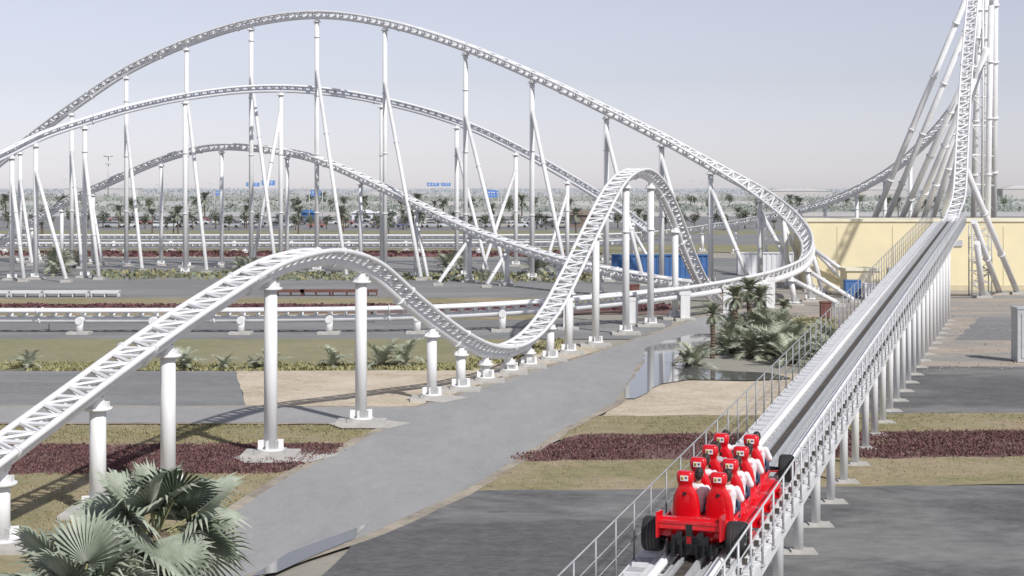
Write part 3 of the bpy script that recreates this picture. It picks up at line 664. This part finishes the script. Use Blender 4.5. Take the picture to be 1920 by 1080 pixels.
def feather_palm(tr,L,n,seed,dry=0,mats=None,lw=.024):
    random.seed(seed); E=empty('palm',(0,0,0)); mb=MB()
    if tr>.3:
        k=int(tr/.18); pts=[Vector((math.sin(i*.3)*.03,math.cos(i*.2)*.03,i*tr/k)) for i in range(k+1)]
        for a,b in zip(pts,pts[1:]): mb.tube(a,b,.11+.04*(1-a.z/tr),.15+.04*(1-a.z/tr),n=9)
    else: mb.tube((0,0,-.05),(0,0,tr+.1),.14,.10,n=9)
    mb.obj('trunk',bark,E); mb=MB()
    for i in range(n):
        a=i*2.4+random.uniform(-.3,.3); el=math.radians(random.uniform(30,84) if i<n*.75 else random.uniform(-15,30))
        frond(mb,(0,0,tr+.05),a,el,L*random.uniform(.75,1.1),random.uniform(.8,1.7),lw=lw)
    if dry:
        for i in range(dry): frond(mb,(0,0,tr),random.uniform(0,6.28),math.radians(-40),L*.7,.9,1)
    mb.obj('crown',mats or [palml,palmd],E); return E
y1=feather_palm(.15,1.7,15,1); y2=feather_palm(.2,1.5,18,2); y3=feather_palm(.5,1.9,22,3); t1=feather_palm(2.7,1.0,30,4,8,[palmd,palmk]); t2=feather_palm(4.6,2.2,26,5,6,[pfar,pfar])
used=set()
def put(proto,loc,s,label,group):
    if proto not in used: 
        used.add(proto); proto.location=loc; proto.scale=(s,s,s); o=proto
    else: o=dup(proto,loc,s,random.uniform(0,6.28))
    tag(o,label,'palm',group); return o
random.seed(11)
for u,v,s in ((55,694,.85),(345,694,.9),(420,694,.6),(505,693,.8),(625,692,.95),(715,690,1.05),(760,688,1.15),(478,692,.5)):
    put(random.choice((y1,y2)),G(u,v),s,'young feather palm with arching fronds on lawn edge','young palms along the lawn edge')
for i in range(34):
    u=random.uniform(1362,1562); v=random.uniform(640,693)
    put(random.choice((y1,y2,y3)),G(u,v),random.uniform(.85,1.25),'bushy grey-green young palm in dense planting bed','bushy palms in the planting bed')
for u,v,s in ((1305,690,1.0),(1288,687,.7)): put(y1,G(u,v),s,'young palm arching over puddle edge','bushy palms in the planting bed')
for u,v,s in ((1336,672,.95),(1378,650,1.12),(1425,646,1.1),(1405,640,1.2),(1470,640,.8)): put(t1,G(u,v),s,'short palm with rough trunk and drooping crown','trunked palms in the planting bed')
for i in range(15):
    u=random.choice((random.uniform(80,190),random.uniform(440,560),random.uniform(830,880),random.uniform(970,1100))); v=random.uniform(500,518)
    put(random.choice((y2,y3)),G(u,v),random.uniform(1.0,1.6),'bushy palm clump in yard planting strip','palm clumps in the yard planting strip')
for i in range(24):
    u=random.uniform(-20,1500); v=random.uniform(424,452)
    put(t2,G(u,v),random.uniform(.7,1.1),'date palm with slim trunk beside car park','date palms around the car park')
for i in range(24):
    u=random.uniform(-20,1960); v=random.uniform(395,415)
    put(t2,G(u,v),random.uniform(.9,1.4),'date palm with slim trunk beside car park','date palms around the car park')
def broad(seed):
    random.seed(seed); E=empty('tree'); mb=MB(); mb.tube((0,0,0),(0,0,1.6),.16,.11,n=8)
    for q in range(5): a=q*1.26; mb.tube((0,0,1.3+.1*q),(math.cos(a)*1.0,math.sin(a)*1.0,2.4+.2*q),.06,.02,n=6)
    mb.obj('trunk',bark,E); mb=MB()
    for c in range(16):
        a=random.uniform(0,6.28); r=random.uniform(.2,1.35); z=random.uniform(1.7,3.7); cx,cy=math.cos(a)*r*(1.2-abs(z-2.6)*.4),math.sin(a)*r*(1.2-abs(z-2.6)*.4); m=0 if random.random()<.6 else 1
        for k in range(34):
            d=Vector((random.gauss(0,1),random.gauss(0,1),random.gauss(0,1))).normalized()*random.uniform(.3,.62); x=Vector((random.gauss(0,1),random.gauss(0,1),random.gauss(0,1))).normalized()*.14; y=x.orthogonal().normalized()*.11
            p=Vector((cx,cy,z))+d; mb.poly([p-x,p-y,p+x,p+y],m)
    mb.obj('crown',[leafd,leafl],E); return E
bt=[broad(21),broad(22),broad(23)]
def putt(proto,loc,s):
    if proto not in used: used.add(proto); proto.location=loc; proto.scale=(s,)*3; o=proto
    else: o=dup(proto,loc,s,random.uniform(0,6.28))
    tag(o,'small round dark green tree beside car park','tree','round trees around the car park')
random.seed(5)
for i in range(50):
    u=-20+i*30+random.uniform(-9,9); putt(random.choice(bt),G(u,random.choice((427,429,431))+random.uniform(-1,1)),random.uniform(.8,1.15))
for i in range(40):
    putt(random.choice(bt),G(random.uniform(-20,1960),random.uniform(386,404)),random.uniform(1.2,1.7))
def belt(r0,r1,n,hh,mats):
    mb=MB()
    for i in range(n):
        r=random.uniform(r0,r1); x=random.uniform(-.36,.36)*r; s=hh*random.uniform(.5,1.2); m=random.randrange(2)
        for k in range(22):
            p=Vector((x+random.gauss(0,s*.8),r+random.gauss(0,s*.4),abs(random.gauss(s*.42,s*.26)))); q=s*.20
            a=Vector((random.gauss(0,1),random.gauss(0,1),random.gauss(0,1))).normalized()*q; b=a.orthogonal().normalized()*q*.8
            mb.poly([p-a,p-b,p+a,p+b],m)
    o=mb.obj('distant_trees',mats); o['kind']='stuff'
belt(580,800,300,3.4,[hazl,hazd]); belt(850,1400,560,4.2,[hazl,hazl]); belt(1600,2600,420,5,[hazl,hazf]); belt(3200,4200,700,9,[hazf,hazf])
# ---------------------------------------------------------------- fan palm close by
def fanleaf(mb,base,az,el,pet,R,seg=30,span=4.0):
    d=Vector((math.cos(az)*math.cos(el),math.sin(az)*math.cos(el),math.sin(el))); side=d.cross(Vector((0,0,1))).normalized(); nrm=side.cross(d)
    pts=[Vector(base)+d*pet*i/6-Vector((0,0,.10*pet*(i/6)**2)) for i in range(7)]; mb.path(pts,.016,6,2)
    c=pts[-1]; tilt=random.uniform(-.7,.25); fd=(d*math.cos(tilt)+nrm*math.sin(tilt)).normalized(); fn=(nrm*math.cos(tilt)-d*math.sin(tilt)).normalized()
    m=random.choice((0,0,1)); roll=random.uniform(-.8,.8); side2=side*math.cos(roll)+fn*math.sin(roll); fn2=side2.cross(fd)
    dr=random.uniform(.05,.28); cup=random.uniform(.1,.5)
    def pt(a,r,h=0):
        v=fd*math.cos(a)+side2*math.sin(a); p=c+v*r+fn2*(h+cup*r*abs(math.sin(a*.6))**1.5); p.z-=dr*(r/R)**3*R*.6; return p
    for i in range(seg):
        a=-span/2+span*(i+.5)/seg; w=span/seg/2; Ri=R*(.74+.26*math.cos(a*.6))*random.uniform(.90,1.04); k=len(mb.v); rm=Ri*.5
        P4=[pt(a-w,.03),pt(a,.03,.012),pt(a+w,.03),pt(a-w,rm),pt(a,rm,.045),pt(a+w,rm),pt(a-w*.5,Ri*.78,-.0),pt(a,Ri*.78,.03),pt(a+w*.5,Ri*.78,-.0)]
        tip=pt(a+random.uniform(-.05,.05),Ri*1.02); tip.z-=random.uniform(0,.14)*R; P4.append(tip)
        mb.v+=[tuple(p) for p in P4]
        for f in ((0,1,4,3),(1,2,5,4),(3,4,7,6),(4,5,8,7),(6,7,9),(7,8,9)): mb.face(tuple(k+j for j in f),m)
def fanpalm(c,n,R,pet,label,seed):
    random.seed(seed); E=empty('fan_palm',(c.x,c.y,0)); tag(E,label,'palm'); mb=MB()
    k=int(c.z/.15)
    for i in range(k): mb.tube((0,0,i*c.z/k),(0,0,(i+1)*c.z/k),.17,.20,n=12)
    mb.obj('trunk',bark,E); mb=MB()
    for i in range(n):
        f=i/n; el=math.radians(80-105*f+random.uniform(-10,10)); fanleaf(mb,(0,0,c.z-.1),i*2.4+random.uniform(-.3,.3),el,pet*random.uniform(.75,1.2),R*random.uniform(.85,1.1))
    mb.obj('crown',[fanl,fand,fany],E)
fanpalm(P(290,1000,21),19,.80,.62,'grey-green fan palm with pleated leaves beside the path',31)
fanpalm(P(140,1130,19.5),16,.78,.55,'lower grey-green fan palm with pleated leaves',36)

# ---------------------------------------------------------------- distant car park and signs
def car_mesh(m):
    mb=MB(); 
    prof=[(-2.2,.35),(-2.25,.75),(-1.9,.95),(-1.35,1.0),(1.0,.98),(1.9,.85),(2.2,.7),(2.2,.35)]
    mb.loft([[Vector((x,y,z)) for x,z in prof] for y in (-.85,.85)],0,False)
    mb.loft([[Vector((x,y,z)) for x,z in ((-1.7,.98),(-1.2,1.45),(.3,1.48),(1.0,1.0))] for y in (-.72,.72)],1,False)
    mb.box((-.45,0,1.47),(1.5,1.3,.06),mat=0)
    for x in (-1.35,1.35):
        for y in (-.8,.8): mb.tube((x,y-.1,.33),(x,y+.1,.33),.33,n=12,mat=2)
    return mb.mesh('parked_car',[m,glass,black])
cols=[('white',(.68,.69,.70)),('silver',(.46,.47,.49)),('red',(.38,.17,.16)),('dark blue',(.14,.17,.26)),('black',(.12,.12,.12)),('beige',(.46,.43,.38))]  # car paints paled, haze is put into the colours
cms=[(n,car_mesh(M('car_paint_'+n.replace(' ','_'),c,None,1,.4))) for n,c in cols]
random.seed(3)
for v in (416,421,427):
    for i in range(34):
        u=190+i*27+random.uniform(-3,3)
        if random.random()<.22: continue
        n,me=random.choices(cms,(5,3,1.4,1,2,2))[0]; o=mk('parked_car',me,None,G(u,v)+Vector((0,0,.08))); o.rotation_euler=(0,0,random.choice((0,math.pi,1.57))); tag(o,n+' car parked in open car park','car','cars parked in the car park')
def blockthing(name,u0,u1,r,h,dep,mat,roof,label,cat):
    x0=(u0-960)/F*r; x1=(u1-960)/F*r; E=empty(name,((x0+x1)/2,r,0)); tag(E,label,cat); w=x1-x0
    mb=MB(); mb.box((0,dep/2,h/2),(w,dep,h)); mb.obj('wall',mat,E)
    mb=MB(); mb.loft([[Vector((-w/2-.5,-.5,h)),Vector((w/2+.5,-.5,h)),Vector((w/2+.5,dep+.5,h)),Vector((-w/2-.5,dep+.5,h))],[Vector((-w/4,dep/3,h*1.35)),Vector((w/4,dep/3,h*1.35)),Vector((w/4,dep*.67,h*1.35)),Vector((-w/4,dep*.67,h*1.35))]],0,False); mb.obj('roof',roof,E)
    k=max(2,int(w/4))
    if r<800:
        for i in range(k): mb=MB(); mb.box((-w/2+(i+.5)*w/k,-.03,h*.5),(w/k*.5,.08,h*.4)); mb.obj('window',glass,E)
blockthing('pavilion',1062,1132,400,3.2,6,brown,brown,'small brown pavilion with hipped roof','pavilion')
for u0,u1,m in ((1110,1150,white2),(1155,1190,white2),(660,700,white2),(705,742,white2),(560,590,blue)): blockthing('tent',u0,u1,470,2.6,5,m,m,'small peaked canopy tent beside car park','tent')
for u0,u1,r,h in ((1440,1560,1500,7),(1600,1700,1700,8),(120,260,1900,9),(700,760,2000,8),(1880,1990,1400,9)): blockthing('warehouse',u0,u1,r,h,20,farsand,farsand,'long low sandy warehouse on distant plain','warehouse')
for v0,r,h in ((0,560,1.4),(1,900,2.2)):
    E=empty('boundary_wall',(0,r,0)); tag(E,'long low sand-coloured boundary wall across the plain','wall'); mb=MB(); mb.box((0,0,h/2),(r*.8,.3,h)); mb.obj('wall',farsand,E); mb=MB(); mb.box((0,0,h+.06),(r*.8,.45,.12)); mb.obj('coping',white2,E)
def gantry(u,v,r,w,h,label='blue motorway sign panel on white gantry'):
    p=P(u,v,r); E=empty('road_sign',(p.x,p.y,0)); tag(E,label,'road sign','blue road signs'); mb=MB(); mb.box((0,0,p.z),(w,.2,h)); 
    for x in (-.3,.0,.25): mb.box((x*w,-.13,p.z+h*.15),(w*.16,.08,h*.18),mat=1); mb.box((x*w,-.13,p.z-h*.2),(w*.1,.08,h*.12),mat=1)
    mb.obj('sign_panel',[signb,white],E)
    mb=MB(); mb.tube((-w/2-.5,.3,0),(-w/2-.5,.3,p.z+h/2),.25 if r>600 else .1,n=8); mb.tube((w/2+.5,.3,0),(w/2+.5,.3,p.z+h/2),.25 if r>600 else .1,n=8); mb.tube((-w/2-.5,.3,p.z+h/2),(w/2+.5,.3,p.z+h/2),.2 if r>600 else .1,n=8); mb.obj('post',galv,E)
gantry(474,346,1100,9,2.6); gantry(503,343,1100,9,3.4); gantry(812,346,1200,9,2.6); gantry(836,346,1200,7,2.4); gantry(922,363,430,2.4,2.0); gantry(929,363,432,2.0,1.6); gantry(592,362,420,2.5,1.6); gantry(410,362,500,1.8,1.6)
def mast(u,r,h,label,ring=False):
    E=empty('light_mast',GR(u,r)); tag(E,label,'street lamp','tall lamp masts'); mb=MB(); mb.tube((0,0,0),(0,0,h),.16 if not ring else .6,.08 if not ring else .35,n=8); mb.obj('pole',galv,E)
    mb=MB()
    if ring: mb.tube((0,0,h-1),(0,0,h),4.2,4.5,n=18); mb.tube((0,0,h*.8),(0,0,h*.8+.8),2.6,n=14)
    else: mb.box((0,0,h),(3.2,.25,.18))
    mb.obj('lamp_head',galv,E)
mast(1329,430,16,'tall slim grey lamp mast'); mast(203,1500,40,'distant high mast with ring platform',True)
random.seed(9)
for i in range(34): mast(random.uniform(-10,1500),random.uniform(700,1300),random.uniform(11,15),'distant grey twin-arm road lamp')

# ---------------------------------------------------------------- light, sky, camera
d=Vector((-.6,.86,-1)).normalized()
sl=bpy.data.lights.new('sun','SUN'); sl.energy=4.0; sl.angle=math.radians(1.2); sl.color=(1,.975,.94); so=bpy.data.objects.new('sun',sl); COL.objects.link(so); so.rotation_euler=d.to_track_quat('-Z','Y').to_euler(); so.location=(20,-30,60)
w=bpy.data.worlds.new('World'); S.world=w; w.use_nodes=True; nt=w.node_tree; bg=nt.nodes['Background']
sk=nt.nodes.new('ShaderNodeTexSky'); sk.sky_type='NISHITA'; sk.sun_disc=False; sk.sun_elevation=math.asin(-d.z); sk.sun_rotation=math.atan2(-d.x,-d.y); sk.air_density=1.0; sk.dust_density=.3; sk.ozone_density=2.0; sk.altitude=0
hs=nt.nodes.new('ShaderNodeHueSaturation'); hs.inputs['Saturation'].default_value=.30; nt.links.new(sk.outputs[0],hs.inputs['Color'])
tn=nt.nodes.new('ShaderNodeMix'); tn.data_type='RGBA'; tn.blend_type='MULTIPLY'; tn.inputs['Factor'].default_value=1; tn.inputs['B'].default_value=(.95,.94,1.06,1); nt.links.new(hs.outputs[0],tn.inputs['A']); nt.links.new(tn.outputs['Result'],bg.inputs['Color']); bg.inputs['Strength'].default_value=.10
cam=bpy.data.cameras.new('camera'); co=bpy.data.objects.new('camera',cam); COL.objects.link(co); co.location=(0,0,H); co.rotation_euler=(math.pi/2,0,0)
cam.lens=36*F/1920; cam.sensor_width=36; cam.shift_y=-(540-352)/1920; cam.clip_start=.5; cam.clip_end=30000; S.camera=co
S.view_settings.view_transform='Standard'; S.view_settings.look='None'; S.view_settings.exposure=0
